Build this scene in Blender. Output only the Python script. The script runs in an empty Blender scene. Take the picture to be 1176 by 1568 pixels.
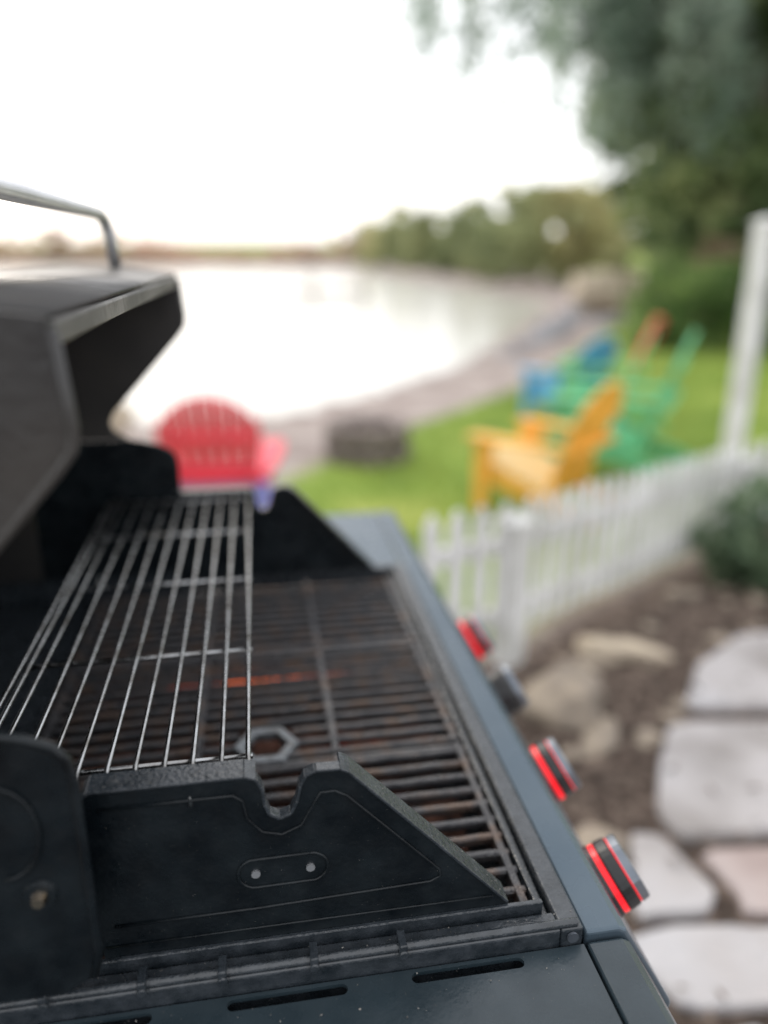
import bpy, bmesh, math, random
import numpy as np
from mathutils import Vector, Matrix, noise as mnoise
random.seed(7); rng=np.random.default_rng(7)
scene=bpy.context.scene
CZ=1.40   # eye height above the patio

# ---------------------------------------------------------------- materials
def mat(name,c1,c2=None,scale=8,rough=.5,metal=0,bump=0,bscale=None,detail=5,spec=.5,rvar=0,trans=0,lo=.35,hi=.65,emit=None,estr=0,c3=None,coat=0):
    m=bpy.data.materials.new(name); m.use_nodes=True
    nt=m.node_tree; N=nt.nodes; L=nt.links
    b=N['Principled BSDF']; out=N['Material Output']
    b.inputs['Roughness'].default_value=rough; b.inputs['Metallic'].default_value=metal
    b.inputs['Specular IOR Level'].default_value=spec
    tc=N.new('ShaderNodeTexCoord')
    if c2 is None: c2=tuple(x*.8 for x in c1)
    n=N.new('ShaderNodeTexNoise'); n.inputs['Scale'].default_value=scale; n.inputs['Detail'].default_value=detail
    L.new(tc.outputs['Object'],n.inputs['Vector'])
    r=N.new('ShaderNodeValToRGB'); e=r.color_ramp.elements
    e[0].position=lo; e[0].color=(*c1,1); e[1].position=hi; e[1].color=(*c2,1)
    if c3: 
        k=r.color_ramp.elements.new((lo+hi)/2); k.color=(*c3,1)
    L.new(n.outputs['Fac'],r.inputs['Fac']); L.new(r.outputs['Color'],b.inputs['Base Color'])
    if rvar:
        n3=N.new('ShaderNodeTexNoise'); n3.inputs['Scale'].default_value=scale*2.3; n3.inputs['Detail'].default_value=6
        L.new(tc.outputs['Object'],n3.inputs['Vector'])
        mr=N.new('ShaderNodeMapRange'); mr.inputs['From Min'].default_value=.3; mr.inputs['From Max'].default_value=.7
        mr.inputs['To Min'].default_value=max(.02,rough-rvar); mr.inputs['To Max'].default_value=min(1,rough+rvar)
        L.new(n3.outputs['Fac'],mr.inputs['Value']); L.new(mr.outputs[0],b.inputs['Roughness'])
    if bump:
        n2=N.new('ShaderNodeTexNoise'); n2.inputs['Scale'].default_value=bscale or scale*4; n2.inputs['Detail'].default_value=6
        L.new(tc.outputs['Object'],n2.inputs['Vector'])
        bp=N.new('ShaderNodeBump'); bp.inputs['Strength'].default_value=bump; bp.inputs['Distance'].default_value=.01
        L.new(n2.outputs['Fac'],bp.inputs['Height']); L.new(bp.outputs[0],b.inputs['Normal'])
    if trans:
        t=N.new('ShaderNodeBsdfTranslucent'); L.new(r.outputs['Color'],t.inputs['Color'])
        mx=N.new('ShaderNodeMixShader'); mx.inputs[0].default_value=trans
        L.new(b.outputs[0],mx.inputs[1]); L.new(t.outputs[0],mx.inputs[2]); L.new(mx.outputs[0],out.inputs[0])
    if emit:
        b.inputs['Emission Color'].default_value=(*emit,1); b.inputs['Emission Strength'].default_value=estr
    return m

M_enamel=mat('black_enamel',(.003,.005,.007),(.010,.014,.017),30,.34,0,.10,260,rvar=.14,spec=.32)
M_flange=mat('black_enamel_sheen',(.014,.019,.024),(.035,.042,.050),70,.27,0,.15,300,rvar=.12,spec=.75)  # lighter copy of the enamel, bluish sky sheen painted into its colour
M_lid=mat('lid_metal',(.028,.027,.027),(.050,.046,.042),7,.45,0,.1,120,rvar=.1,spec=.5)  # lid tone lightened: haze and bloom over it are put into the colour
M_shelf=mat('shelf_paint',(.018,.029,.036),(.028,.042,.051),18,.30,.0,.05,300,rvar=.10)
M_panel=mat('panel_paint',(.060,.090,.118),(.075,.105,.132),12,.30,.3,.03,200,rvar=.07)
M_iron=mat('cast_iron',(.055,.056,.062),(.12,.085,.068),38,.38,.4,.4,350,rvar=.18,c3=(.085,.085,.09))
M_ring=mat('ring_iron',(.20,.22,.24),(.12,.125,.13),70,.38,.5,.3,300,rvar=.1)
M_chrome=mat('rack_steel',(.38,.39,.40),(.16,.15,.14),45,.28,1.0,.05,300,rvar=.08,lo=.42,hi=.72)
M_rust=mat('heat_plate_rust',(.02,.012,.010),(.20,.085,.055),35,.8,.2,.5,120)
M_fire=mat('burner_flame',(.3,.06,.02),(.5,.12,.04),200,.6,emit=(1,.17,.035),estr=1.0)
M_fire2=mat('ember_glow',(.12,.03,.02),(.2,.05,.02),200,.6,emit=(1,.10,.02),estr=.3)
M_red=mat('knob_led',(.35,.0,.0),(.4,.0,.01),20,.4,emit=(1,.012,.022),estr=1.2)
M_rubber=mat('knob_black',(.012,.012,.013),(.02,.02,.021),40,.35)
M_silver=mat('knob_silver',(.22,.24,.27),(.16,.18,.21),50,.36,.8)
M_handle=mat('handle_steel',(.56,.57,.59),(.48,.49,.51),20,.4,.8)
M_bolt=mat('bolt',(.55,.42,.28),(.35,.33,.3),120,.25,1)
M_white=mat('fence_paint',(.74,.74,.73),(.54,.54,.51),6,.55,0,.15,60)
M_rock=mat('limestone',(.34,.28,.21),(.15,.125,.10),7,.85,0,.8,30,c3=(.27,.225,.18))
M_cream=mat('cream_limestone',(.58,.49,.37),(.36,.30,.23),6,.85,0,.8,16)
M_flag=mat('flagstone',(.47,.46,.47),(.22,.20,.185),3.2,.75,0,.8,30,detail=10,c3=(.41,.385,.38),lo=.28,hi=.74)
M_flag2=mat('flagstone_rose',(.45,.40,.39),(.26,.19,.17),3.0,.75,0,.8,30,detail=10,c3=(.40,.33,.31),lo=.28,hi=.74)
M_pit=mat('pit_stone',(.14,.11,.10),(.27,.23,.21),9,.9,0,.6,30)
M_bark=mat('bark',(.13,.115,.095),(.2,.18,.15),6,.9,0,.8,20)
def leafm(n,a,b,c=None,s=.8,tr=.35): return mat(n,a,b,s,.6,0,0,trans=tr,c3=c,lo=.38,hi=.62,spec=.25)
M_leafA=leafm('willow_leaves',(.09,.14,.06),(.40,.45,.22),(.20,.27,.12),.6,.5)
M_leafP=leafm('overexposed_willow_leaves',(.22,.30,.24),(.46,.54,.44),(.33,.41,.34),1.0,.6)  # paler copy of the willow leaves, overexposure and bloom painted into the colour
M_leafB=leafm('bush_leaves',(.08,.15,.045),(.29,.39,.13),(.15,.24,.07),1.6,.4)
M_leafC=leafm('shore_tree_leaves',(.22,.26,.13),(.56,.53,.28),(.34,.37,.19),.12,.5)  # olive-yellow, lightened to carry atmospheric haze in the leaf colour
M_leafD=leafm('far_tree_leaves',(.55,.42,.32),(.72,.54,.42),(.64,.52,.4),.05,.4)  # autumn peach, paled so the distance haze sits in the colour
M_grassb=leafm('grass_blades',(.15,.23,.035),(.36,.44,.09),(.24,.34,.06),.9,.35)
M_chip=mat('mulch_chips',(.06,.045,.035),(.28,.215,.17),14,.9,c3=(.12,.09,.07))
M_dust=mat('dust',(.35,.34,.32),(.16,.14,.12),300,.9)

# ---------------------------------------------------------------- helpers
def empty(name,loc=(0,0,0),rz=0,scale=1):
    e=bpy.data.objects.new(name,None); scene.collection.objects.link(e)
    e.location=loc; e.rotation_euler=(0,0,rz); e.scale=scale if isinstance(scale,tuple) else (scale,)*3; e.empty_display_size=.1
    return e
def mobj(name,v,f,m,parent=None,smooth=False,bevel=0,seg=2):
    me=bpy.data.meshes.new(name); me.from_pydata([tuple(map(float,p)) for p in v],[],[tuple(map(int,q)) for q in f]); me.update()
    o=bpy.data.objects.new(name,me); scene.collection.objects.link(o)
    if m: me.materials.append(m)
    if parent: o.parent=parent
    bm=bmesh.new(); bm.from_mesh(me); bmesh.ops.recalc_face_normals(bm,faces=bm.faces); bm.to_mesh(me); bm.free()
    if smooth: me.polygons.foreach_set('use_smooth',[True]*len(me.polygons))
    if bevel:
        b=o.modifiers.new('b','BEVEL'); b.width=bevel; b.segments=seg; b.limit_method='ANGLE'; b.angle_limit=.6
    return o
def rawmesh(name,V,F,m,parent=None):
    me=bpy.data.meshes.new(name); V=np.asarray(V,dtype=np.float32); F=np.asarray(F,dtype=np.int32)
    k=F.shape[1]; me.vertices.add(len(V)); me.vertices.foreach_set('co',V.ravel())
    me.loops.add(F.size); me.loops.foreach_set('vertex_index',F.ravel())
    me.polygons.add(len(F)); me.polygons.foreach_set('loop_start',np.arange(0,F.size,k,dtype=np.int32))
    me.polygons.foreach_set('loop_total',np.full(len(F),k,dtype=np.int32)); me.update(calc_edges=True); me.validate()
    if m: me.materials.append(m)
    o=bpy.data.objects.new(name,me); scene.collection.objects.link(o)
    if parent: o.parent=parent
    return o
class G:
    def __init__(s): s.v=[]; s.f=[]
    def add(s,v,f):
        k=len(s.v); s.v+= [tuple(p) for p in v]; s.f+=[tuple(i+k for i in q) for q in f]
    def box(s,x0,x1,y0,y1,z0,z1,M=None):
        v=[(x0,y0,z0),(x1,y0,z0),(x1,y1,z0),(x0,y1,z0),(x0,y0,z1),(x1,y0,z1),(x1,y1,z1),(x0,y1,z1)]
        if M is not None: v=[tuple(M@Vector(p)) for p in v]
        s.add(v,[(0,3,2,1),(4,5,6,7),(0,1,5,4),(1,2,6,5),(2,3,7,6),(3,0,4,7)])
    def tube(s,pts,r,n=8,cap=True):
        pts=[Vector(p) for p in pts]; rr=r if isinstance(r,(list,tuple)) else [r]*len(pts)
        rings=[]; up=None
        for i,p in enumerate(pts):
            t=(pts[min(i+1,len(pts)-1)]-pts[max(i-1,0)]).normalized()
            if up is None:
                up=Vector((0,0,1)) if abs(t.z)<.9 else Vector((1,0,0))
            a=(up-t*up.dot(t)).normalized(); b=t.cross(a); up=a
            rings.append([p+(a*math.cos(2*math.pi*k/n)+b*math.sin(2*math.pi*k/n))*rr[i] for k in range(n)])
        v=[q for R in rings for q in R]; f=[]
        for i in range(len(pts)-1):
            for k in range(n):
                f.append((i*n+k,i*n+(k+1)%n,(i+1)*n+(k+1)%n,(i+1)*n+k))
        if cap: f.append(tuple(range(n))[::-1]); f.append(tuple((len(pts)-1)*n+k for k in range(n)))
        s.add(v,f)
    def prismU(s,poly,u0,u1):   # polygon in (x,z) extruded along y
        n=len(poly); v=[(x,u0,z) for x,z in poly]+[(x,u1,z) for x,z in poly]
        f=[tuple(range(n)),tuple(range(2*n-1,n-1,-1))]+[(i,i+n,(i+1)%n+n,(i+1)%n) for i in range(n)]
        s.add(v,f)
    def obj(s,name,m,parent=None,**k): return mobj(name,s.v,s.f,m,parent,**k)

# ================================================================= GAS GRILL
# grill frame: x = towards grill front (knobs), y = along the grill, z up.
g=empty('gas_grill')
def Z(r): return CZ+r
U0,U1=.446,1.142; XF,XB=.208,-.262
BK=-.44
# firebox walls
G1=G()
G1.box(XF,.226,.424,1.16,Z(-.74),Z(-.489))
G1.box(BK-.018,BK,.424,1.16,Z(-.74),Z(-.40))
G1.box(BK,XF,.424,.442,Z(-.74),Z(-.489))
G1.box(BK,XF,1.146,1.16,Z(-.74),Z(-.489))
G1.box(BK,XF,.442,1.146,Z(-.74),Z(-.73))
G1.box(BK,-.262,.443,1.1455,Z(-.53),Z(-.512))
G1.box(BK,-.25,1.139,1.1455,Z(-.511),Z(-.452))
G1.box(-.249,-.12,1.1405,1.1450,Z(-.53),Z(-.452))
G1.box(BK,-.30,.424,.430,Z(-.488),Z(-.45))
G1.obj('firebox',M_flange,g,bevel=.004,seg=3)
G1=G()   # stepped inner ledge and rim lips
G1.box(.200,.2065,.446,1.14,Z(-.515),Z(-.497)); 
G1.box(-.30,.20,.4435,.4475,Z(-.53),Z(-.480))
G1.tube([(-.29,.428,Z(-.487)),(.222,.428,Z(-.487))],.0035,8)
G1.obj('rim_lip',M_flange,g,bevel=.001)
G1=G()
for x in (-.165,-.10,-.045,.02,.085):
    G1.box(x-.003,x+.003,.4205,.436,Z(-.4885),Z(-.479))
    G1.tube([(x,.419,Z(-.487)),(x,.4215,Z(-.487))],.004,8)
G1.obj('rim_clips',M_flange,g,bevel=.001)
G1=G(); G1.tube([(.217,.4235,Z(-.496)),(.217,.4215,Z(-.496))],.0045,12); G1.obj('rim_screw',M_silver,g)
# grates
G1=G(); zt=Z(-.5); sp=.0213
ys=[U0+.012+sp*i for i in range(32)]
ring=(-.009,.711); rr=.029
for y in ys:
    if y>U1-.006: break
    segs=[(-.252,.199)]
    if abs(y-ring[1])<rr:
        w=rr*1.0
        segs=[(-.252,ring[0]-w),(ring[0]+w,.199)]
    for a,b in segs: 
        p=[(-.002,0),(.002,0),(.0033,.0065),(.0022,.0085),(-.0022,.0085),(-.0033,.0065)]
        n=len(p); nn=24 if b-a>.3 else 12
        v=[]
        for j in range(nn+1):
            xx=a+(b-a)*j/nn; jt=random.uniform(-.0005,.0005)
            v+=[(xx,y+q[0]+jt,zt-.0085+q[1]+jt*.6) for q in p]
        f=[tuple(range(n)),tuple(range(nn*n,nn*n+n))[::-1]]
        for j in range(nn): f+=[(j*n+i,(j+1)*n+i,(j+1)*n+(i+1)%n,j*n+(i+1)%n) for i in range(n)]
        G1.add(v,f)
for x in (-.246,-.08,.064,.193):
    for a,b in ((U0+.004,.682),(.688,.912),(.918,U1-.008)):
        w=.0036 if abs(x)<.1 else .003
        G1.box(x-w,x+w,a,b,zt-.0125,zt+.0006)
for y in (.679,.691,.909,.921):
    G1.box(-.25,.197,y-.0026,y+.0026,zt-.012,zt-.0008)
# baked-on crumbs
for _ in range(500):
    y=random.choice(ys[:31])+random.uniform(-.002,.002); x=random.uniform(-.24,.19); s=random.uniform(.0007,.0016)
    G1.add([(x-s,y,zt),(x+s,y-s,zt),(x+s*.5,y+s,zt+.0002),(x,y,zt+s)],[(0,1,3),(1,2,3),(2,0,3)])
G1.obj('cooking_grates',M_iron,g,bevel=0)
G1=G()
n=6; v=[];f=[]
for k in range(n):
    an=2*math.pi*(k)/n
    for r_,z_ in ((.035,0),(.023,0),(.023,-.012),(.035,-.012)):
        v.append((ring[0]+math.cos(an)*r_,ring[1]+math.sin(an)*r_,zt+.0022+z_))
for k in range(n):
    for j in range(4):
        a=k*4+j;b=k*4+(j+1)%4;c=((k+1)%n)*4+(j+1)%4;d=((k+1)%n)*4+j
        f.append((a,b,c,d))
G1.add(v,f)
G1.obj('grate_ring',M_ring,g,bevel=.0022,seg=3)
# burners, heat tents
G1=G(); 
for y in (.517,.669,.832,.979,1.09):
    G1.add([(-.25,y-.045,Z(-.60)),(-.25,y,Z(-.565)),(-.25,y+.045,Z(-.60)),(.195,y-.045,Z(-.60)),(.195,y,Z(-.565)),(.195,y+.045,Z(-.60))],
           [(0,1,4,3),(1,2,5,4)])
    G1.tube([(-.25,y,Z(-.625)),(.2,y,Z(-.625))],.012,10)
for y in (.8734,.7243):
    G1.box(-.20,.18,y-.0015,y+.0015,Z(-.60),Z(-.519))
G1.obj('heat_plates',M_rust,g)
def glow(nm,L_,m):
    G1=G()
    for x0,x1,y,k in L_:
        nseg=max(2,int((x1-x0)/.003))
        pts=[(x0+(x1-x0)*i/nseg,y+random.uniform(-.0003,.0003),Z(-.5158)+random.uniform(-.001,.001)) for i in range(nseg+1)]
        G1.tube(pts,[random.uniform(.0006,.0025)*k*(.35 if i in (0,nseg) else 1) for i in range(nseg+1)],6)
    G1.obj(nm,m,g)
glow('burner_flames',[(-.060,.012,.8734,1),(.018,.036,.8734,.8),(.064,.069,.8734,.8),(.0865,.092,.7243,.9)],M_fire)
glow('embers',[(-.13,-.062,.8734,.9),(.040,.062,.8734,.9),(.070,.105,.8734,.8),(.05,.085,.7243,.8),(.093,.12,.7243,.7)],M_fire2)
# end brackets (near and far) that carry the warming rack
prof=[(-.128,-.486),(-.128,-.342),(-.124,-.338),(-.022,-.338),(-.014,-.341),(-.010,-.350),(-.009,-.362),(-.006,-.371),(.001,-.3755),(.009,-.372),(.0135,-.362),
      (.016,-.350),(.020,-.342),(.027,-.339),(.044,-.3395),(.050,-.343),(.110,-.409),(.172,-.478),(.174,-.486)]
def bracket(nm,u0,s):
    P=[(x,Z(z)) for x,z in prof]
    a=G(); a.prismU(P,u0,u0+s*.002); a.obj(nm,M_enamel,g)
    a=G(); top=prof[1:-1]
    for i in range(len(top)-1):
        (x0,z0),(x1,z1)=top[i],top[i+1]
        d=Vector((x1-x0,0,z1-z0)); nrm=Vector((-d.z,0,d.x)).normalized()*.0011
        w=.019 if (i<3 or i>12) else .008
        v=[]
        for (x,z) in ((x0,z0),(x1,z1)):
            for k in (1,-1):
                for u in (u0-s*.0012,u0+s*w): v.append((x+nrm.x*k,u,Z(z)+nrm.z*k))
        a.add(v,[(0,1,5,4),(2,6,7,3),(0,4,6,2),(1,3,7,5),(0,2,3,1),(4,5,7,6)])
    a.obj(nm+'_flange',M_flange,g,bevel=.0006)
    # embossed ribs and rivets
    a=G(); yy=u0-s*.0004
    def loop(pts,r=.0013): a.tube([(x,yy,Z(z)) for x,z in pts],r,6)
    loop([(-.118,-.352),(-.03,-.352),(-.024,-.357),(-.022,-.372),(-.012,-.385),(.002,-.389),(.016,-.383),(.025,-.366),(.030,-.357),(.040,-.357),(.048,-.362),(.116,-.437),(.118,-.444),(.110,-.448),(-.02,-.452),(-.118,-.452)])
    st=[]
    for k in range(25):
        an=math.pi/2+2*math.pi*k/24
        cx=-.018 if math.cos(an)<0 else .021
        st.append((cx+.0125*math.cos(an),-.4205+.0125*math.sin(an)))
    loop(st)
    loop([(-.126,-.470),(.160,-.470)],.001)
    a.obj(nm+'_emboss',M_enamel,g,smooth=True)
    a=G()
    for x in (-.018,.021):
        a.tube([(x,u0+s*.001,Z(-.4207)),(x,u0-s*.0016,Z(-.4207))],.0032,12)
    a.obj(nm+'_rivets',M_handle,g,smooth=False)
bracket('bracket_near',.447,1); bracket('bracket_far',1.138,-1)
# warming rack
G1=G(); zr=Z(-.345); r=.0019
for k in range(10):
    x=-.019-.0197*k
    y0=.474 if k!=2 else .449
    j=random.uniform(-.0006,.0006)
    G1.tube([(x,y0-.002,zr-.012),(x,y0,zr-.004),(x+j,y0+.006,zr),(x-j,.8,zr-.0006),(x,1.120,zr),(x,1.126,zr-.004),(x,1.128,zr-.012)],r,8)
for x in (-.2085,-.216):
    G1.tube([(x,.455,zr-.004),(x,.47,zr),(x,1.12,zr),(x,1.132,zr-.004)],.0022,8)
for y in (.485,.645,.81,.97,1.115):
    G1.tube([(-.219,y,zr-.004),(-.016,y,zr-.004)],.0021,8)
G1.obj('warming_rack',M_chrome,g,smooth=True)
# lid
shell=[(-.100,-.030),(-.16,-.023),(-.24,-.019),(-.30,-.026),(-.36,-.050),(-.41,-.095),(-.44,-.16),(-.455,-.24),(-.458,-.32),(-.455,-.40),(-.445,-.47)]
lobe=[(-.33,-.470),(-.145,-.468),(-.126,-.455),(-.121,-.435),(-.1205,-.300),(-.1225,-.286),(-.130,-.277),(-.145,-.270),(-.19,-.2585)]
upper=[(-.19,-.258),(-.207,-.245),(-.211,-.232),(-.204,-.217),(-.160,-.170),(-.105,-.110),(-.096,-.098),(-.094,-.085)]
v=[(x,u,Z(z)) for u in (.418,1.134) for x,z in shell]; n=len(shell)
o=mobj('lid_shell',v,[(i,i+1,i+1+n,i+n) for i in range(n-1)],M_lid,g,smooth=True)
sm=o.modifiers.new('s','SOLIDIFY'); sm.thickness=.004; sm.offset=0
for nm,u in (('lid_end_near',.414),('lid_end_far',1.1365)):
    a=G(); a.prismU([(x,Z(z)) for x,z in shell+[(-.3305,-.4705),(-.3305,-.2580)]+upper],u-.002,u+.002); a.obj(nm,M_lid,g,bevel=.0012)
    a=G(); a.prismU([(x,Z(z)) for x,z in lobe+[(-.33,-.2585)]],u-.0022,u+.0022); a.obj(nm+'_hinge_plate',M_enamel,g,bevel=.0012)
a=G(); b_=G()
for u in (.4125,1.1375):
    a.tube([(x,u,Z(z)) for x,z in upper+[(-.098,-.036)]],.0032,8)
    b_.tube([(x,u,Z(z)) for x,z in lobe[2:]],.0032,8)
hem=[]
for k in range(13):
    an=math.radians(90-k*15); hem.append((-.168+.024*math.cos(an),-.334+.034*math.sin(an)))
b_.tube([(-.30,.4105,Z(-.30))]+[(x,.4105,Z(z)) for x,z in hem],.0013,6)
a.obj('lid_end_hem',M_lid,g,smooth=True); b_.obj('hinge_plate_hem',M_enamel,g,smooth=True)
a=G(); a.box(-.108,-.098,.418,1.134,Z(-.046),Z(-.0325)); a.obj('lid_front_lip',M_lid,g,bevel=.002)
a=G(); a.tube([(-.15,.412,Z(-.3827)),(-.15,.4085,Z(-.3827))],[.011,.0095],20); a.obj('lid_pivot_washer',M_enamel,g)
a=G(); a.tube([(-.15,.409,Z(-.3827)),(-.15,.4035,Z(-.3827))],[.0055,.004],6); a.obj('lid_pivot_bolt',M_bolt,g)
a=G()
a.tube([(-.165,.50,Z(-.02)),(-.168,.495,Z(.02)),(-.172,.50,Z(.036)),(-.174,.52,Z(.043)),(-.174,1.03,Z(.043)),(-.172,1.05,Z(.036)),(-.168,1.056,Z(.02)),(-.165,1.055,Z(-.02))],.0075,12)
a.obj('lid_handle',M_handle,g,smooth=True)
# side shelves: near one is a pressed sheet with three slots
def sheet(nm,outer,holes,z,m,th=.0016):
    cu=bpy.data.curves.new(nm+'_c','CURVE'); cu.dimensions='2D'; cu.fill_mode='BOTH'; cu.extrude=th; 
    for P in [outer]+holes:
        s=cu.splines.new('POLY'); s.points.add(len(P)-1)
        for i,p in enumerate(P): s.points[i].co=(p[0],p[1],0,1)
        s.use_cyclic_u=True
    co=bpy.data.objects.new(nm+'_c',cu); scene.collection.objects.link(co)
    bpy.context.view_layer.update()
    dg=bpy.context.evaluated_depsgraph_get(); me=bpy.data.meshes.new_from_object(co.evaluated_get(dg))
    bpy.data.objects.remove(co); me.name=nm; me.materials.clear(); me.materials.append(m)
    o=bpy.data.objects.new(nm,me); scene.collection.objects.link(o); o.location=(0,0,z); o.parent=g
    return o
def stadium(cx,cy,L,w):
    P=[]
    for k in range(9): t=-math.pi/2+math.pi*k/8; P.append((cx+L/2-w/2+w/2*math.cos(t),cy+w/2*math.sin(t)))
    for k in range(9): t=math.pi/2+math.pi*k/8; P.append((cx-L/2+w/2+w/2*math.cos(t),cy+w/2*math.sin(t)))
    return P
sheet('side_shelf_near',[(-.29,.08),(.2265,.08),(.2265,.4225),(-.29,.4225)],[stadium(x,.4150,.086,.009) for x in (-.137,0,.133)],Z(-.506),M_shelf)
sheet('side_shelf_far',[(-.29,1.162),(.2265,1.162),(.2265,1.455),(-.29,1.455)],[],Z(-.500),M_panel)
a=G(); 
a.box(-.29,.226,.08,.09,Z(-.56),Z(-.5085))
a.box(-.29,.226,1.445,1.455,Z(-.56),Z(-.503)); a.box(-.29,-.28,.09,.42,Z(-.56),Z(-.5085)); a.box(-.29,-.28,1.165,1.444,Z(-.56),Z(-.503))
a.box(-.279,.225,.092,.42,Z(-.56),Z(-.556))
a.obj('shelf_skirts',M_shelf,g,bevel=.001)
# sloped control panel
pan=[(.229,-.497),(.257,-.497),(.2635,-.501),(.312,-.587),(.306,-.625),(.229,-.625)]
a=G(); a.prismU([(x,Z(z)) for x,z in pan],.4255,1.455); a.obj('control_panel',M_panel,g,bevel=.003,seg=3)
pan2=[(.229,-.503),(.257,-.503),(.2635,-.507),(.290,-.555),(.229,-.56)]
a=G(); a.prismU([(x,Z(z)) for x,z in pan2],.08,.4235); a.obj('shelf_front_edge',M_shelf,g,bevel=.003,seg=3)
ax=Vector((math.cos(math.radians(30)),0,math.sin(math.radians(30))))
for i,y in enumerate((.517,.669,.832,.979)):
    c=Vector((.2875,y,Z(-.545)))
    a=G(); a.tube([c-ax*.002,c+ax*.005],[.033,.032],32); a.obj('knob_bezel_%d'%(i+1),M_rubber,g,bevel=.001)
    a=G(); a.tube([c+ax*.005,c+ax*.0098],[.0308,.0308],32); a.obj('knob_ring_%d'%(i+1),M_red if i!=2 else M_rubber,g)
    a=G(); a.tube([c+ax*.010,c+ax*.011,c+ax*.0215,c+ax*.0225],[.030,.0318,.0308,.029],32); a.obj('knob_body_%d'%(i+1),M_rubber,g,bevel=.001)
    a=G(); a.tube([c+ax*.0225,c+ax*.0236],[.0292,.0292],32); a.obj('knob_seam_%d'%(i+1),M_red if i!=2 else M_rubber,g)
    a=G(); a.tube([c+ax*.0237,c+ax*.031,c+ax*.032],[.0302,.0292,.027],32); a.obj('knob_cap_%d'%(i+1),M_silver,g)
# cart
a=G()
a.box(-.24,.24,.47,.485,.10,Z(-.741)); a.box(-.24,.24,1.10,1.115,.10,Z(-.741)); a.box(-.24,-.225,.486,1.099,.10,Z(-.741)); a.box(-.224,.24,.486,1.099,.10,.115)
a.box(.2405,.256,.475,.789,.12,Z(-.745)); a.box(.2405,.256,.795,1.11,.12,Z(-.745))
a.obj('cart',M_enamel,g,bevel=.003)
a=G()
for x in (-.2,.2):
    for y in (.51,1.07):
        a.tube([(x-.015,y,.05),(x+.015,y,.05)],.05,20)
a.obj('casters',M_rubber,g,bevel=.004)
# dust and crumbs on the metal
a=G()
def speck(p,s,flat=.5):
    p=Vector(p); d=[Vector((random.gauss(0,1),random.gauss(0,1),random.gauss(0,1))).normalized()*s*random.uniform(.5,1) for _ in range(4)]
    a.add([p+q for q in d],[(0,1,2),(0,2,3),(0,3,1),(1,3,2)])
for _ in range(500):
    speck((random.uniform(-.28,.225),random.uniform(.30,.422),Z(-.5042)),random.choice((.0003,.0004,.0006)))
for _ in range(14):
    speck((random.uniform(-.20,.2),random.uniform(.385,.422),Z(-.5038)),random.choice((.001,.0015)))
for _ in range(200): speck((random.uniform(-.122,-.022),random.uniform(.447,.465),Z(-.3367)),random.choice((.0003,.0004,.0007)))
for _ in range(260):
    t=random.random(); speck((.050+.122*t,random.uniform(.446,.465),Z(-.3425-.135*t)+.0014),random.choice((.0003,.0004,.0007)))
for _ in range(300): speck((random.uniform(-.12,.17),.4466,Z(random.uniform(-.48,-.36))),.00028)
for _ in range(260): speck((random.uniform(-.28,.222),random.uniform(.425,.441),Z(-.4888)),random.choice((.0004,.0006,.001)))
a.obj('dust_and_crumbs',M_dust,g)

# ================================================================= TERRAIN
water_poly=np.array([(-500,10.9),(-30,10.8),(-1.8,10.3),(.3,10.3),(1.7,11.7),(3.9,14.6),(7.4,21.4),(12.6,32),(13.5,45),(12.2,57),(12.5,98),(4,122),(-60,138),(-500,150)])
def sdist(X,Y):
    P=water_poly; d=np.full(X.shape,1e9); ins=np.zeros(X.shape,bool)
    for i in range(len(P)):
        a=P[i]; b=P[(i+1)%len(P)]; e=b-a
        t=np.clip(((X-a[0])*e[0]+(Y-a[1])*e[1])/(e@e),0,1)
        d=np.minimum(d,np.hypot(X-a[0]-t*e[0],Y-a[1]-t*e[1]))
        c=((a[1]>Y)!=(b[1]>Y))
        with np.errstate(divide='ignore',invalid='ignore'):
            xi=(b[0]-a[0])*(Y-a[1])/(b[1]-a[1]+1e-12)+a[0]
        ins^=(c&(X<xi))
    return np.where(ins,-d,d)
def ss(x): x=np.clip(x,0,1); return x*x*(3-2*x)
FP=np.array([(-60,-20),(-8,-.7),(.85,2.35),(2.45,3.53),(3.6,3.95),(9,5.5),(60,20)])
def gz(X,Y):
    X=np.asarray(X,float);Y=np.asarray(Y,float)
    s=sdist(X,Y); land=-.7+.4*ss(s/3.2); land=np.where(s<0,-.7-.9*ss(-s/4),land)
    d=(Y-np.interp(X,FP[:,0],FP[:,1]))*.85
    k=ss((d-.05)/1.3); z=land*k
    dr=.13*ss((X-.9)/1.6)*ss((Y-2.2)/1.2)*(1-k); z=z-dr
    hill=np.clip((s-6)*.05,0,5)*ss((Y-20)/25); hill=np.minimum(hill,4.)
    return z+hill
def axis(a,b,step,lim,gr=1.12):
    m=list(np.arange(a,b,step)); s=step; x=b
    while x<lim: m.append(x); s*=gr; x+=s
    s=step; x=a; lo=[]
    while x>-lim: s*=gr; x-=s; lo.append(x)
    return np.array(lo[::-1]+m)
xs=axis(-9,16,.13,1200); ysx=axis(-3,24,.13,1300)
XX,YY=np.meshgrid(xs,ysx); ZZ=gz(XX,YY)
nearm=(np.abs(XX)<20)&(YY<30)
ZZ=ZZ+np.where(nearm,rng.normal(0,.004,XX.shape),0)
nx,ny=len(xs),len(ysx)
idx=np.arange(nx*ny).reshape(ny,nx)
F=np.stack([idx[:-1,:-1],idx[:-1,1:],idx[1:,1:],idx[1:,:-1]],-1).reshape(-1,4)
ground=rawmesh('ground',np.stack([XX,YY,ZZ],-1).reshape(-1,3),F,None)
ground.data.polygons.foreach_set('use_smooth',[True]*len(ground.data.polygons))
S=sdist(XX,YY)
dF=(YY-np.interp(XX,FP[:,0],FP[:,1]))
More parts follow.
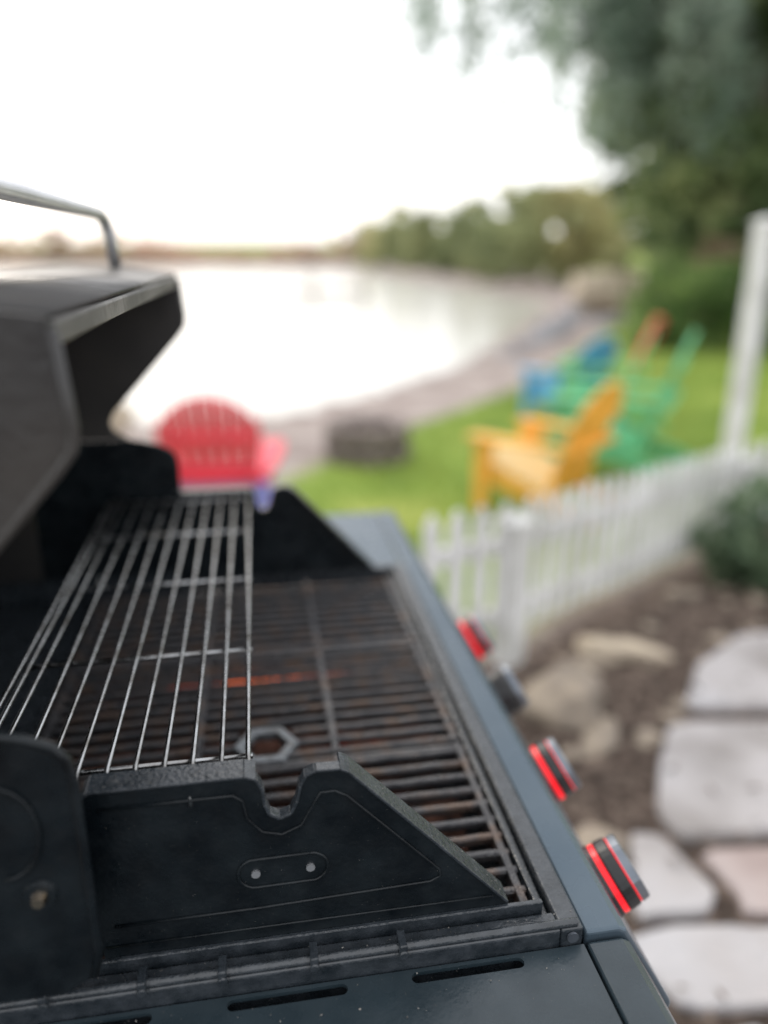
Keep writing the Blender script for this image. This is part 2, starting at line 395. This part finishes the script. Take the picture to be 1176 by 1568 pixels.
LB=np.array([(-60,4.5),(-3,4.8),(-.6,5.1),(.155,5.8),(1.36,7.4),(3.5,9.9),(5.5,13.2),(9,18.5),(12,22),(20,36),(60,60)])
def lawnmask(X,Y):
    dl=np.interp(X,LB[:,0],LB[:,1])-Y; df=Y-np.interp(X,FP[:,0],FP[:,1])
    return ss(dl/.5+.5)*ss(df/.3)
lawn=lawnmask(XX,YY); lawn=np.maximum(lawn,ss((S-9)/5)*ss((YY-22)/8))
mulch=1-ss(dF/.3+.3)
col=np.stack([lawn,mulch,np.clip(1-S/2.5,0,1),np.ones_like(lawn)],-1).reshape(-1,4).astype(np.float32)
at=ground.data.color_attributes.new('mask','FLOAT_COLOR','POINT'); at.data.foreach_set('color',col.ravel())
m=bpy.data.materials.new('ground_cover'); m.use_nodes=True; nt=m.node_tree; N=nt.nodes; L=nt.links; b=N['Principled BSDF']; b.inputs['Roughness'].default_value=.9
b.inputs['Specular IOR Level'].default_value=.2
at=N.new('ShaderNodeAttribute'); at.attribute_name='mask'; sep=N.new('ShaderNodeSeparateColor'); L.new(at.outputs['Color'],sep.inputs[0])
tc=N.new('ShaderNodeTexCoord')
def nz(sc,stops,det=6):
    n=N.new('ShaderNodeTexNoise'); n.inputs['Scale'].default_value=sc; n.inputs['Detail'].default_value=det; L.new(tc.outputs['Object'],n.inputs['Vector'])
    r=N.new('ShaderNodeValToRGB'); L.new(n.outputs['Fac'],r.inputs['Fac'])
    e=r.color_ramp.elements; e[0].position=stops[0][0]; e[0].color=(*stops[0][1],1); e[1].position=stops[-1][0]; e[1].color=(*stops[-1][1],1)
    for p,c in stops[1:-1]: k=e.new(p); k.color=(*c,1)
    return r.outputs['Color'],n.outputs['Fac']
cl,_=nz(1.1,[(.3,(.12,.19,.035)),(.5,(.21,.30,.05)),(.7,(.36,.40,.10))])
cm,hm=nz(22,[(.35,(.035,.025,.02)),(.5,(.085,.062,.05)),(.68,(.2,.155,.125))])
cg,_=nz(2.5,[(.3,(.22,.18,.165)),(.5,(.33,.275,.255)),(.7,(.44,.39,.36))])
def mix(f,a,c):
    x=N.new('ShaderNodeMix'); x.data_type='RGBA'; L.new(f,x.inputs[0]); L.new(a,x.inputs[6]); L.new(c,x.inputs[7]); return x.outputs[2]
o1=mix(sep.outputs[0],cg,cl); o2=mix(sep.outputs[1],o1,cm); L.new(o2,b.inputs['Base Color'])
bp=N.new('ShaderNodeBump'); bp.inputs['Strength'].default_value=.7; bp.inputs['Distance'].default_value=.03; L.new(hm,bp.inputs['Height']); L.new(bp.outputs[0],b.inputs['Normal'])
ground.data.materials.append(m)
# lake
wm=mat('lake_water',(.68,.66,.60),(.58,.56,.50),.15,.18,0,.25,2.5,spec=.8)  # pale base colour stands in for the white sky glare on the water
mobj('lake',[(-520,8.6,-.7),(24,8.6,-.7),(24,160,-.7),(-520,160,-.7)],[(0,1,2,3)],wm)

# grass blades on the lawn
n=42000; X=rng.uniform(-1.5,9,n); Y=rng.uniform(2.4,12,n); k=lawnmask(X,Y)>.6; X=X[k];Y=Y[k]; z=gz(X,Y); n=len(X)
h=rng.uniform(.03,.075,n); an=rng.uniform(0,6.28,n); w=.006
dx=np.cos(an)*w; dy=np.sin(an)*w; lx=rng.normal(0,.02,n); ly=rng.normal(0,.02,n)
V=np.stack([np.stack([X-dx,Y-dy,z-.005],-1),np.stack([X+dx,Y+dy,z-.005],-1),np.stack([X+lx,Y+ly,z+h],-1)],1).reshape(-1,3)
rawmesh('grass',V,np.arange(3*n).reshape(-1,3),M_grassb)
# mulch chips, with a little litter blown over the stones
n=12000; X=rng.uniform(.4,3.6,n); Y=rng.uniform(.6,4.2,n); dd=Y-np.interp(X,FP[:,0],FP[:,1]); k=dd<-.02; X=X[k];Y=Y[k]; n=len(X)
z=gz(X,Y)+np.where(rng.random(n)<.06,.040,.004)
def quads(C,size,flat=0.0,asp=1.0):
    n=len(C); a=rng.normal(size=(n,3)); 
    if flat: a[:,2]*=(1-flat)
    a/=np.linalg.norm(a,axis=1)[:,None]; b_=rng.normal(size=(n,3)); 
    if flat: b_[:,2]*=(1-flat)
    b_-=a*np.sum(a*b_,1)[:,None]; b_/=np.linalg.norm(b_,axis=1)[:,None]
    s=(size*rng.uniform(.6,1.3,n))[:,None]
    V=np.stack([C-a*s,C-b_*s*asp*.6,C+a*s,C+b_*s*asp*.6],1).reshape(-1,3)
    return V,np.arange(4*n).reshape(-1,4)
V,F=quads(np.stack([X,Y,z],-1),.018,.8,.6); rawmesh('mulch',V,F,M_chip)

# flagstones
def clip(poly,p,nv):
    out=[]
    for i in range(len(poly)):
        a=poly[i]; b2=poly[(i+1)%len(poly)]; da=(a-p)@nv; db=(b2-p)@nv
        if da<=0: out.append(a)
        if (da<0<db) or (db<0<da): out.append(a+(b2-a)*(da/(da-db)))
    return out
random.seed(21)
def slab(a,poly,i,gap=.006):
    poly=[np.array(q,float) for q in poly]; pc=sum(poly)/len(poly); np_=[]
    for k in range(len(poly)):
        A=poly[k];B=poly[(k+1)%len(poly)]; np_+= [A*.9+B*.1,A*.1+B*.9]
    poly=[]
    for k in range(len(np_)):
        A=np_[k];B=np_[(k+1)%len(np_)]; L_=np.linalg.norm(B-A); m_=max(1,int(L_/.03))
        for t in range(m_):
            q=A+(B-A)*t/m_; nv=(pc-q)/max(1e-6,np.linalg.norm(pc-q))
            w_=.5+.5*mnoise.noise(Vector((q[0]*8,q[1]*8,i)))+.25*mnoise.noise(Vector((q[0]*25,q[1]*25,i)))
            poly.append(q+nv*(gap+.020*w_+random.uniform(0,.003)))
    n=len(poly); zt=random.uniform(.024,.036); tx,ty=random.uniform(-.02,.02),random.uniform(-.02,.02)
    v=[(q[0],q[1],-.03) for q in poly]+[(q[0],q[1],zt-.008) for q in poly]+[tuple(pc+(q-pc)*.965)+(zt+(q[0]-pc[0])*tx+(q[1]-pc[1])*ty,) for q in poly]
    f=[tuple(range(2*n,3*n))]
    for r_ in (0,1): f+=[(r_*n+k,r_*n+(k+1)%n,(r_+1)*n+(k+1)%n,(r_+1)*n+k) for k in range(n)]
    a.add(v,f)
path=empty('flagstone_path')
a=G(); a2=G()
S_=[[(1.285,1.935),(1.46,2.18),(1.78,2.40),(2.28,2.32),(2.10,2.05),(1.87,1.83)],
    [(.955,1.50),(1.06,1.70),(1.21,1.90),(1.84,1.80),(1.66,1.55),(1.455,1.335),(1.20,1.37),(.975,1.40)],
    [(.86,1.46),(.94,1.44),(.965,1.34),(.985,1.22),(.93,1.175),(.74,1.19)],
    [(.665,1.155),(.80,1.175),(.965,1.155),(1.24,1.095),(1.17,1.01),(1.10,.925),(.735,.975)],
    [(.50,.86),(.69,.96),(.90,.94),(.90,.62),(.52,.60)],
    [(.91,.935),(1.09,.905),(1.20,.62),(.91,.60)]]
for i,P in enumerate(S_): slab(a,P,i)
slab(a2,[(.985,1.365),(1.20,1.355),(1.44,1.315),(1.35,1.20),(1.255,1.11),(.985,1.165),(1.0,1.22)],9)
pts=[np.array([.62+i*.44+(j%2)*.22+random.uniform(-.12,.12), .22+j*.40+random.uniform(-.1,.1)]) for i in range(-4,12) for j in range(-5,10)]
ly_=[.55,.93,1.1,1.3,1.8,2.33,3.2]; lx_=[1.22,1.12,1.27,1.46,1.87,2.32,3.2]
for i,p in enumerate(pts):
    if p[1]<.58:
        if p[0]<.45: continue
        lim=None
    else:
        if p[0]<np.interp(p[1],ly_,lx_)+.10 or p[1]>2.5+.25*(p[0]-2.3): continue
    poly=[p+np.array(q)*.40 for q in ((-1,-1),(1,-1),(1,1),(-1,1))]
    for q in pts:
        if q is p: continue
        d=q-p; L_=np.linalg.norm(d)
        if L_<1.6: poly=clip(poly,p+d/2,d/L_)
    if p[1]<.58: poly=clip(poly,np.array((0,.59)),np.array((0,1.)))
    else:
        for k in range(len(ly_)-1):
            A=np.array((lx_[k],ly_[k]));B=np.array((lx_[k+1],ly_[k+1]))
            if A[1]-.5<p[1]<B[1]+.5:
                e_=(B-A)/np.linalg.norm(B-A); nv=np.array([-e_[1],e_[0]])
                if (p-A)@nv<0: poly=clip(poly,A,nv)
        poly=clip(poly,np.array((0,.60)),np.array((0,-1.)))
    if len(poly)<3: continue
    ar=.5*abs(sum(poly[k][0]*poly[(k+1)%len(poly)][1]-poly[(k+1)%len(poly)][0]*poly[k][1] for k in range(len(poly))))
    if ar<.03: continue
    slab(a if random.random()<.7 else a2,poly,i+20)
a.obj('grey_slabs',M_flag,path); a2.obj('rose_slabs',M_flag2,path)
random.seed(5)

# rocks
def rock(name,loc,s,seed,m=M_rock,rz=0):
    bm=bmesh.new(); bmesh.ops.create_icosphere(bm,subdivisions=4,radius=1)
    for v in bm.verts:
        p=v.co.copy(); q=p+Vector((seed*3.1,seed,0))
        d=1+.38*mnoise.noise(q*1.1)+.2*mnoise.noise(q*2.3)+.07*mnoise.noise(q*6)
        v.co=p*d
        if v.co.z>.55: v.co.z=.55+(v.co.z-.55)*.25
        v.co=Vector((v.co.x*s[0],v.co.y*s[1],v.co.z*s[2]))
    me=bpy.data.meshes.new(name); bm.to_mesh(me); bm.free(); me.materials.append(m)
    me.polygons.foreach_set('use_smooth',[True]*len(me.polygons))
    o=bpy.data.objects.new(name,me); scene.collection.objects.link(o); o.location=loc; o.rotation_euler=(0,0,rz); return o
rock('garden_rock',(.93,2.02,.03),(.15,.11,.13),1,rz=.3)
rock('garden_rock',(1.26,2.34,.0),(.17,.07,.07),2,M_cream,rz=-.5)
rock('garden_rock',(.77,1.43,.0),(.08,.07,.05),3,rz=.5)
rock('garden_rock',(.98,1.86,-.01),(.11,.05,.05),5,rz=.7)
for i in range(26):
    x=random.uniform(.85,2.2); y=np.interp(x,FP[:,0],FP[:,1])-random.uniform(.15,.75)
    s=random.uniform(.015,.04); rock('garden_rock',(x,y,float(gz(x,y))),(s*1.3,s,s*.7),40+i,rz=random.uniform(0,3))

# ================================================================= FENCE
fe=empty('picket_fence')
a=G()
def run(p0,p1,b0,b1,first=.07,sp=.098):
    p0=Vector((*p0,0));p1=Vector((*p1,0)); d=(p1-p0); L_=d.length; d.normalize(); nrm=Vector((-d.y,d.x,0))
    s=first
    while s<L_-.03:
        base=b0+(b1-b0)*s/L_+random.uniform(-.004,.004); c=p0+d*s
        w=.029; 
        prof2=[(-w,.12),(w,.12),(w,.565),(.008,.612),(-.008,.612),(-w,.565)]
        v=[]; tl=random.uniform(-.006,.006)
        for k in (-.006,.009):
            for x,z_ in prof2: q=c+d*(x+tl*z_)+nrm*(k-.012); v.append((q.x,q.y,base+z_))
        n=6; a.add(v,[tuple(range(n)),tuple(range(2*n-1,n-1,-1))]+[(i,i+n,(i+1)%n+n,(i+1)%n) for i in range(n)])
        s+=sp
    for zz in (.19,.455):
        q0=p0+d*.03; q1=p1-d*.01; v=[]
        for q,bb in ((q0,b0),(q1,b1)):
            for kx,kz in ((-.002,-.03),(.026,-.03),(.026,.03),(-.002,.03)):
                w_=q+nrm*kx; v.append((w_.x,w_.y,bb+zz+kz))
        a.add(v,[(0,1,2,3),(7,6,5,4),(0,4,5,1),(1,5,6,2),(2,6,7,3),(3,7,4,0)])
P0=(.842,2.35); P1=(2.47,3.52); P2=(3.9,3.98)
run(P0,P1,0,-.15); run(P1,P2,-.15,-.18)
PL=(P0[0]-.945*.36,P0[1]-.326*.36)
run(PL,P0,0,0,.02)
a.obj('pickets_and_rails',M_white,fe,bevel=.002)
a=G()
def post(x,y,z0,z1,w,rz):
    M=Matrix.Translation((x,y,0))@Matrix.Rotation(rz,4,'Z')
    a.box(-w,w,-w,w,z0,z1,M); a.box(-w-.012,w+.012,-w-.012,w+.012,z1,z1+.015,M)
    v=[tuple(M@Vector(q)) for q in ((-w-.008,-w-.008,z1+.015),(w+.008,-w-.008,z1+.015),(w+.008,w+.008,z1+.015),(-w-.008,w+.008,z1+.015),(0,0,z1+.04))]
    a.add(v,[(0,1,4),(1,2,4),(2,3,4),(3,0,4),(3,2,1,0)])
post(*P0,-.05,.53,.045,.6); post(*P1,-.3,.36,.04,.5); post(*P2,-.4,.36,.04,.3)
a.obj('posts',M_white,fe,bevel=.003)
a=G(); post(2.62,3.82,-.5,1.53,.043,.4); a.obj('white_post',M_white,bevel=.004)

# ================================================================= ADIRONDACK CHAIRS
def chair(color,x,y,face,scale=1,col2=None,towel=None,rec=24,seatc=None):
    """faces local +y; built around its footprint"""
    e=empty('adirondack_chair',(x,y,float(gz(x,y))),face,scale)
    M1=mat('chair_paint',color,tuple(c*.8 for c in color),5,.45,0,.1,40)
    M2=mat('chair_paint_b',col2,tuple(c*.8 for c in col2),5,.45) if col2 else M1
    M3=mat('chair_paint_c',seatc,tuple(c*.85 for c in seatc),5,.45) if seatc else M2
    a=G()
    for sx in (-1,1):
        a.box(sx*.29-.02,sx*.29+.02,.27,.37,0,.54)
        v=[]
        for xx in (sx*.262-.012,sx*.262+.012):
            for q in ((.36,.24),(.36,.37),(.30,.385),(-.40,.16),(-.60,.05),(-.60,0),(-.52,0),(-.30,.08)): v.append((xx,q[0],q[1]))
        n=8; a.add(v,[tuple(range(n)),tuple(range(2*n-1,n-1,-1))]+[(i,i+n,(i+1)%n+n,(i+1)%n) for i in range(n)])
    a.box(-.285,.285,.372,.392,.24,.36)
    a.obj('legs',M2,e,bevel=.006)
    a=G()
    for i in range(6):
        yy=.33-i*.095; zz=.388-i*.031
        Mx=Matrix.Translation((0,yy,zz))@Matrix.Rotation(.31,4,'X'); a.box(-.285,.285,-.042,.042,0,.02,Mx)
    a.obj('seat',M3,e,bevel=.004)
    a=G()
    for sx in (-1,1):
        P=[(.25,.40),(.38,.40),(.40,.36),(.40,.12),(.35,-.25),(.30,-.36),(.25,-.36),(.25,0)]
        v=[(sx*p,q,z_) for z_ in (.541,.563) for p,q in P]; n=8
        a.add(v,[tuple(range(n)),tuple(range(2*n-1,n-1,-1))]+[(i,i+n,(i+1)%n+n,(i+1)%n) for i in range(n)])
        a.box(sx*.33-.012,sx*.33+.012,.20,.30,.42,.54)
    a.box(-.34,.34,-.36,-.32,.51,.54)
    a.obj('arms',M1,e,bevel=.005)
    a=G(); nS=7
    R=Matrix.Translation((0,-.16,.22))@Matrix.Rotation(math.radians(rec),4,'X')
    def topz(x_): return .48+.32*math.sqrt(max(0,1-(x_/.33)**2))
    for i in range(nS):
        t=(i-(nS-1)/2)/((nS-1)/2)
        xb=t*.205; xt=t*.262; w0=.030; w1=.038
        v=[]; cols=[(xb-w0,0),(xb+w0,0)]+[(xt+w1*k,topz(xt+w1*k)) for k in (1,.5,0,-.5,-1)]
        for yy in (-.010,.010): v+=[tuple(R@Vector((q[0],yy,q[1]))) for q in cols]
        n=7; a.add(v,[tuple(range(n)),tuple(range(2*n-1,n-1,-1))]+[(k,k+n,(k+1)%n+n,(k+1)%n) for k in range(n)])
    for zz,hw in ((.38,.25),(.56,.27)):
        a.box(-hw,hw,-.032,-.011,zz-.03,zz+.03,R)
    a.obj('backrest',M1,e,bevel=.004)
    a=G(); a.box(-.27,.27,-.036,-.012,-.02,.17 if not col2 else .335,R); a.obj('back_brace',M2,e,bevel=.004)
    if towel:
        a=G(); a.box(-.22,.18,.012,.022,.35,.80,R); a.box(-.22,.18,-.05,-.038,.5,.80,R); a.box(-.22,.18,-.05,.022,.80,.812,R)
        a.obj('towel',mat('towel',towel,(.12,.45,.08),7,.9,c3=towel),e,bevel=.004)
    return e
chair((.84,.055,.10),-.225,4.36,math.radians(-4),(.90,1.0,1.05),(.25,.27,.68),rec=21)
chair((.94,.47,.07),1.90,4.80,math.radians(40),.97,rec=22,seatc=(.87,.68,.34))
chair((.15,.55,.28),2.80,5.62,math.radians(55),1.18,rec=20)
chair((.10,.38,.66),3.25,7.7,math.radians(25),.95)
chair((.24,.60,.22),3.55,7.5,math.radians(65),1.1,towel=(.68,.05,.06),rec=20)

# fire pit
fp=empty('fire_pit',(.93,6.45,float(gz(.93,6.45))))
a=G()
for row in range(3):
    nb=11
    for k in range(nb):
        an=2*math.pi*(k+.5*(row%2))/nb; Mx=Matrix.Rotation(an,4,'Z')@Matrix.Translation((.31+random.uniform(-.012,.012),0,0))
        a.box(-.055,.055,-.078,.078,row*.105+.002,row*.105+random.uniform(.092,.102),Mx)
a.obj('stone_ring',M_pit,fp,bevel=.014)
a=G(); a.tube([(0,0,.0),(0,0,.12)],.25,20); a.obj('ash_bed',M_chip,fp)

# dock
dk=empty('boat_dock')
a=G()
for i in range(24): a.box(.4+i*.2,.585+i*.2,35.2,36.6,-.25,-.20)
for x in (.5,2.8,5.1):
    for y in (35.3,36.5): a.tube([(x,y,-1.6),(x,y,.35)],.06,8)
a.box(.4,5.2,35.25,35.33,-.36,-.252); a.box(.4,5.2,36.47,36.55,-.36,-.252)
a.obj('deck',mat('dock_wood',(.48,.45,.40),(.38,.35,.31),3,.85),dk)
M_sr=mat('shore_stone',(.33,.34,.36),(.2,.2,.22),3,.85,0,.5,12)
for i,(x,y,s) in enumerate([(6.9,17.6,.5),(7.6,18.9,.45),(8.3,20.3,.6),(6.1,16.6,.35),(9.4,22,.6),(8.9,18.6,.5),(10.5,24,.7),(5.3,15.5,.3)]):
    rock('shore_rock',(x,y,float(gz(x,y))),(s,s*.8,s*.45),10+i,M_sr)
rock('limestone_boulder',(10.4,22.6,.35),(1.0,.7,.75),31,M_cream)
rock('limestone_boulder',(11.5,23.2,.35),(.9,.7,.55),33,M_cream)
rock('limestone_boulder',(-2.0,8.6,-.3),(.55,.4,.33),35,M_cream)

# ================================================================= TREES
def leaves(name,C,size,m,parent=None,asp=1.0):
    V,F=quads(C,size,0,asp); return rawmesh(name,V,F,m,parent)
def clumps(centers,radii,per,sq=.75):
    out=[]
    for c,r_ in zip(centers,radii):
        n=int(per*rng.uniform(.6,1.3)); d=rng.normal(size=(n,3)); d/=np.linalg.norm(d,axis=1)[:,None]
        d*= (r_*rng.uniform(.25,1,n)**.6)[:,None]; d[:,2]*=sq; out.append(c+d)
    return np.concatenate(out)
def tree(name,base,h,tr,cc,cr,nl,ncl,per,lsize,m,clr=.6,extra=()):
    e=empty(name); a=G(); base=Vector(base); top=base+Vector((random.uniform(-.4,.4),random.uniform(-.4,.4),h*.45))
    a.tube([base-Vector((0,0,.3)),base+Vector((0,0,.2)),base.lerp(top,.5)+Vector((.1,.05,0)),top],[tr*1.5,tr*1.1,tr*.85,tr*.7],12)
    cc=Vector(cc); tips=[]
    for i in range(nl):
        an=2*math.pi*i/nl+random.uniform(-.3,.3); el=random.uniform(-.1,1.1)
        tip=cc+Vector((math.cos(an)*math.cos(el)*cr[0],math.sin(an)*math.cos(el)*cr[1],math.sin(el)*cr[2]))*random.uniform(.6,.95)
        mid=top.lerp(tip,.5)+Vector((random.uniform(-.4,.4),random.uniform(-.4,.4),.5))
        s0=base.lerp(top,random.uniform(.6,1)); a.tube([s0,s0.lerp(mid,.5)+Vector((0,0,.15)),mid,tip],[tr*.45,tr*.34,tr*.22,tr*.05],8)
        tips.append((mid,tip))
        for _ in range(3):
            q=mid.lerp(tip,random.uniform(.2,.8)); w=q+Vector((random.uniform(-1,1),random.uniform(-1,1),random.uniform(-.4,.8)))*cr[0]*.3
            a.tube([q,q.lerp(w,.5)+Vector((0,0,.1)),w],[tr*.12,tr*.08,tr*.03],6); tips.append((q,w))
    a.obj('trunk_and_limbs',M_bark,e,smooth=True)
    C=[];R=[]
    for i in range(ncl):
        if random.random()<.45:
            p,q=random.choice(tips); c=p.lerp(q,random.uniform(.4,1.1))
        else:
            d=Vector((random.gauss(0,1),random.gauss(0,1),random.gauss(0,1))).normalized(); k=random.uniform(.55,1.02)
            c=cc+Vector((d.x*cr[0],d.y*cr[1],d.z*cr[2]))*k
        C.append(np.array(c)); R.append(clr*random.uniform(.5,1.3))
    for p,r_ in extra: C.append(np.array(p)); R.append(r_)
    leaves('foliage',clumps(C,R,per),lsize,m,e); return e
sk_=[]
for i in range(110):   # low skirt of the willow crown
    x=random.uniform(7.4,15.5); zlo=1.2+max(0,9.2-x)*1.1
    sk_.append(((x,16+random.uniform(-1.6,2.0),random.uniform(zlo,zlo+2.4)),random.uniform(.35,.85)))
wt=tree('willow_tree',(12.3,17.2,.0),8,.36,(11.3,16.2,5.1),(4.1,4.3,3.7),11,215,95,.12,M_leafA,.72,sk_)
# long limbs of the willow sweeping left over the shore, with thin hanging foliage
a=G(); C=[]; R=[]
for i in range(26):
    s0=Vector((10.4,16.0,random.uniform(4.4,6.2))); L_=random.uniform(1.5,7.9)
    e0=Vector((10.2-L_,14.4+random.uniform(-1.2,1.2),random.uniform(5.0,6.3)))
    md=s0.lerp(e0,.5)+Vector((0,0,.7)); pl=[s0,s0.lerp(md,.6)+Vector((0,0,.25)),md,md.lerp(e0,.6)+Vector((0,0,.1)),e0]
    a.tube(pl,[.06,.05,.035,.02,.008],7)
    for k in range(9):
        t=random.uniform(.2,1); q=(md.lerp(e0,(t-.5)*2) if t>.5 else s0.lerp(md,t*2))
        xr=(10.2-q.x)/8.0
        ln=random.uniform(.4,2.3)*(1.2-.45*xr); w=Vector((random.uniform(-.35,.35),random.uniform(-.35,.35),0))
        tipz=max(q.z-ln,2.7+1.7*xr)
        a.tube([q,q+w*.6+Vector((0,0,(tipz-q.z)*.4)),Vector((q.x+w.x,q.y+w.y,tipz))],[.009,.006,.003],5)
        for s_ in range(4):
            u=s_/3; C.append(np.array((q.x+w.x*u,q.y+w.y*u,q.z+(tipz-q.z)*u))); R.append(random.uniform(.14,.38))
a.obj('sweeping_limbs',M_bark,wt,smooth=True)
leaves('hanging_foliage',clumps(C,R,24,1.3),.07,M_leafP,wt)
tree('oak_tree',(17.5,25,.3),8,.35,(16.8,25,4.0),(5.0,4.5,3.8),9,230,90,.17,M_leafA,.9)
tree('shore_tree',(16.8,41,.4),6,.22,(16.2,41,2.6),(3.4,3,2.6),7,120,80,.2,M_leafC,.8)
# shoreline trees, one mass
C=[];R=[]
for i in range(60):
    y=45+i*1.5; x=15.3+random.uniform(0,9)+i*.02; hh=random.uniform(2.8,5.8)*(1 if y<90 else 1.1)
    z0=float(gz(x,y))
    for k in range(14):
        tt=random.random(); C.append(np.array([x+random.uniform(-1.7,1.7)*(1.1-tt*.6),y+random.uniform(-1.7,1.7),z0+.2+hh*tt])); R.append(random.uniform(.5,1.1))
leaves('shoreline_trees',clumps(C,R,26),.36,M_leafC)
C=[];R=[]
for i in range(260):
    x=-260+i*1.13+random.uniform(-1,1); y=np.interp(x,[-260,-60,4,30],[150,142,128,118])+random.uniform(0,8); hh=random.uniform(1.2,3.8)*(1+.5*math.sin(i*.13))
    z0=float(gz(x,y))
    for k in range(7):
        C.append(np.array([x+random.uniform(-1.6,1.6),y+random.uniform(-1.5,1.5),z0+hh*random.random()])); R.append(random.uniform(.6,1.2))
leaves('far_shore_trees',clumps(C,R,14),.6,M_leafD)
# bushes
def bush(name,c,r,ncl,per,ls,m=M_leafB,clr=.2):
    e=empty(name); a=G(); c=Vector(c); z0=float(gz(c.x,c.y))
    for i in range(7):
        an=i*.9; a.tube([(c.x,c.y,z0-.05),(c.x+math.cos(an)*r[0]*.3,c.y+math.sin(an)*r[1]*.3,c.z),(c.x+math.cos(an)*r[0]*.7,c.y+math.sin(an)*r[1]*.7,c.z+r[2]*.5)],[.03*r[0],.02*r[0],.005],6)
    a.obj('stems',M_bark,e)
    C=[];R=[]
    for i in range(ncl):
        d=Vector((random.gauss(0,1),random.gauss(0,1),random.gauss(0,1))).normalized(); k=random.uniform(.4,1)
        C.append(np.array((c.x+d.x*r[0]*k,c.y+d.y*r[1]*k,max(z0+.03,c.z+d.z*r[2]*k)))); R.append(clr*random.uniform(.6,1.3))
    leaves('foliage',clumps(C,R,per),ls,m,e)
bush('boxwood_bush',(2.38,3.0,.12),(.35,.33,.31),90,120,.016,mat('boxwood_leaves',(.08,.14,.075),(.23,.31,.18),8,.5,trans=.3,c3=(.14,.21,.12)),.09)
bush('garden_bush',(7.9,13.4,.35),(1.3,1.1,.9),90,90,.05,M_leafB,.32)
bush('garden_bush',(9.8,13.2,.5),(1.6,1.1,1.1),90,90,.05,M_leafB,.32)
bush('garden_bush',(11.8,15.2,.6),(1.8,1.2,1.3),90,90,.05,M_leafA,.35)
bush('garden_bush',(9.9,16.9,.7),(1.4,1.0,1.1),80,90,.05,M_leafB,.35)
bush('ornamental_grass',(9.6,14.9,1.2),(.8,.6,1.3),60,80,.05,leafm('tan_grass',(.40,.32,.21),(.58,.47,.34),None,1.5),.25)

# ================================================================= SKY, SUN, CAMERA
w=bpy.data.worlds.new('World'); scene.world=w; w.use_nodes=True; nt=w.node_tree; N=nt.nodes; L=nt.links
bg=N['Background']; bg.inputs[1].default_value=.13
sk=N.new('ShaderNodeTexSky'); sk.sky_type='NISHITA'; sk.sun_disc=False; sk.sun_elevation=math.radians(30); sk.sun_rotation=math.radians(-25); sk.dust_density=3; sk.air_density=1
mx=N.new('ShaderNodeMix'); mx.data_type='RGBA'; mx.inputs[0].default_value=.72; mx.inputs[7].default_value=(15.5,15.5,15.7,1)
L.new(sk.outputs[0],mx.inputs[6]); L.new(mx.outputs[2],bg.inputs[0])
sd=bpy.data.lights.new('sun','SUN'); sd.energy=1.3; sd.angle=math.radians(14); sd.color=(1,.92,.80)
so=bpy.data.objects.new('sun',sd); scene.collection.objects.link(so)
tosun=Vector((math.sin(math.radians(-25))*math.cos(math.radians(30)),math.cos(math.radians(-25))*math.cos(math.radians(30)),math.sin(math.radians(30))))
so.rotation_euler=tosun.to_track_quat('Z','Y').to_euler(); so.location=(0,0,20)
cam=bpy.data.cameras.new('camera'); co=bpy.data.objects.new('camera',cam); scene.collection.objects.link(co)
co.location=(0,0,CZ); co.rotation_euler=(math.radians(90-18.7),0,math.radians(-9.5))
cam.sensor_fit='VERTICAL'; cam.sensor_height=34.6; cam.sensor_width=25.95; cam.lens=26
cam.clip_start=.02; cam.clip_end=3000
cam.dof.use_dof=True; cam.dof.focus_distance=.58; cam.dof.aperture_fstop=1.35
scene.camera=co
scene.view_settings.view_transform='Standard'; scene.view_settings.look='None'; scene.view_settings.exposure=0
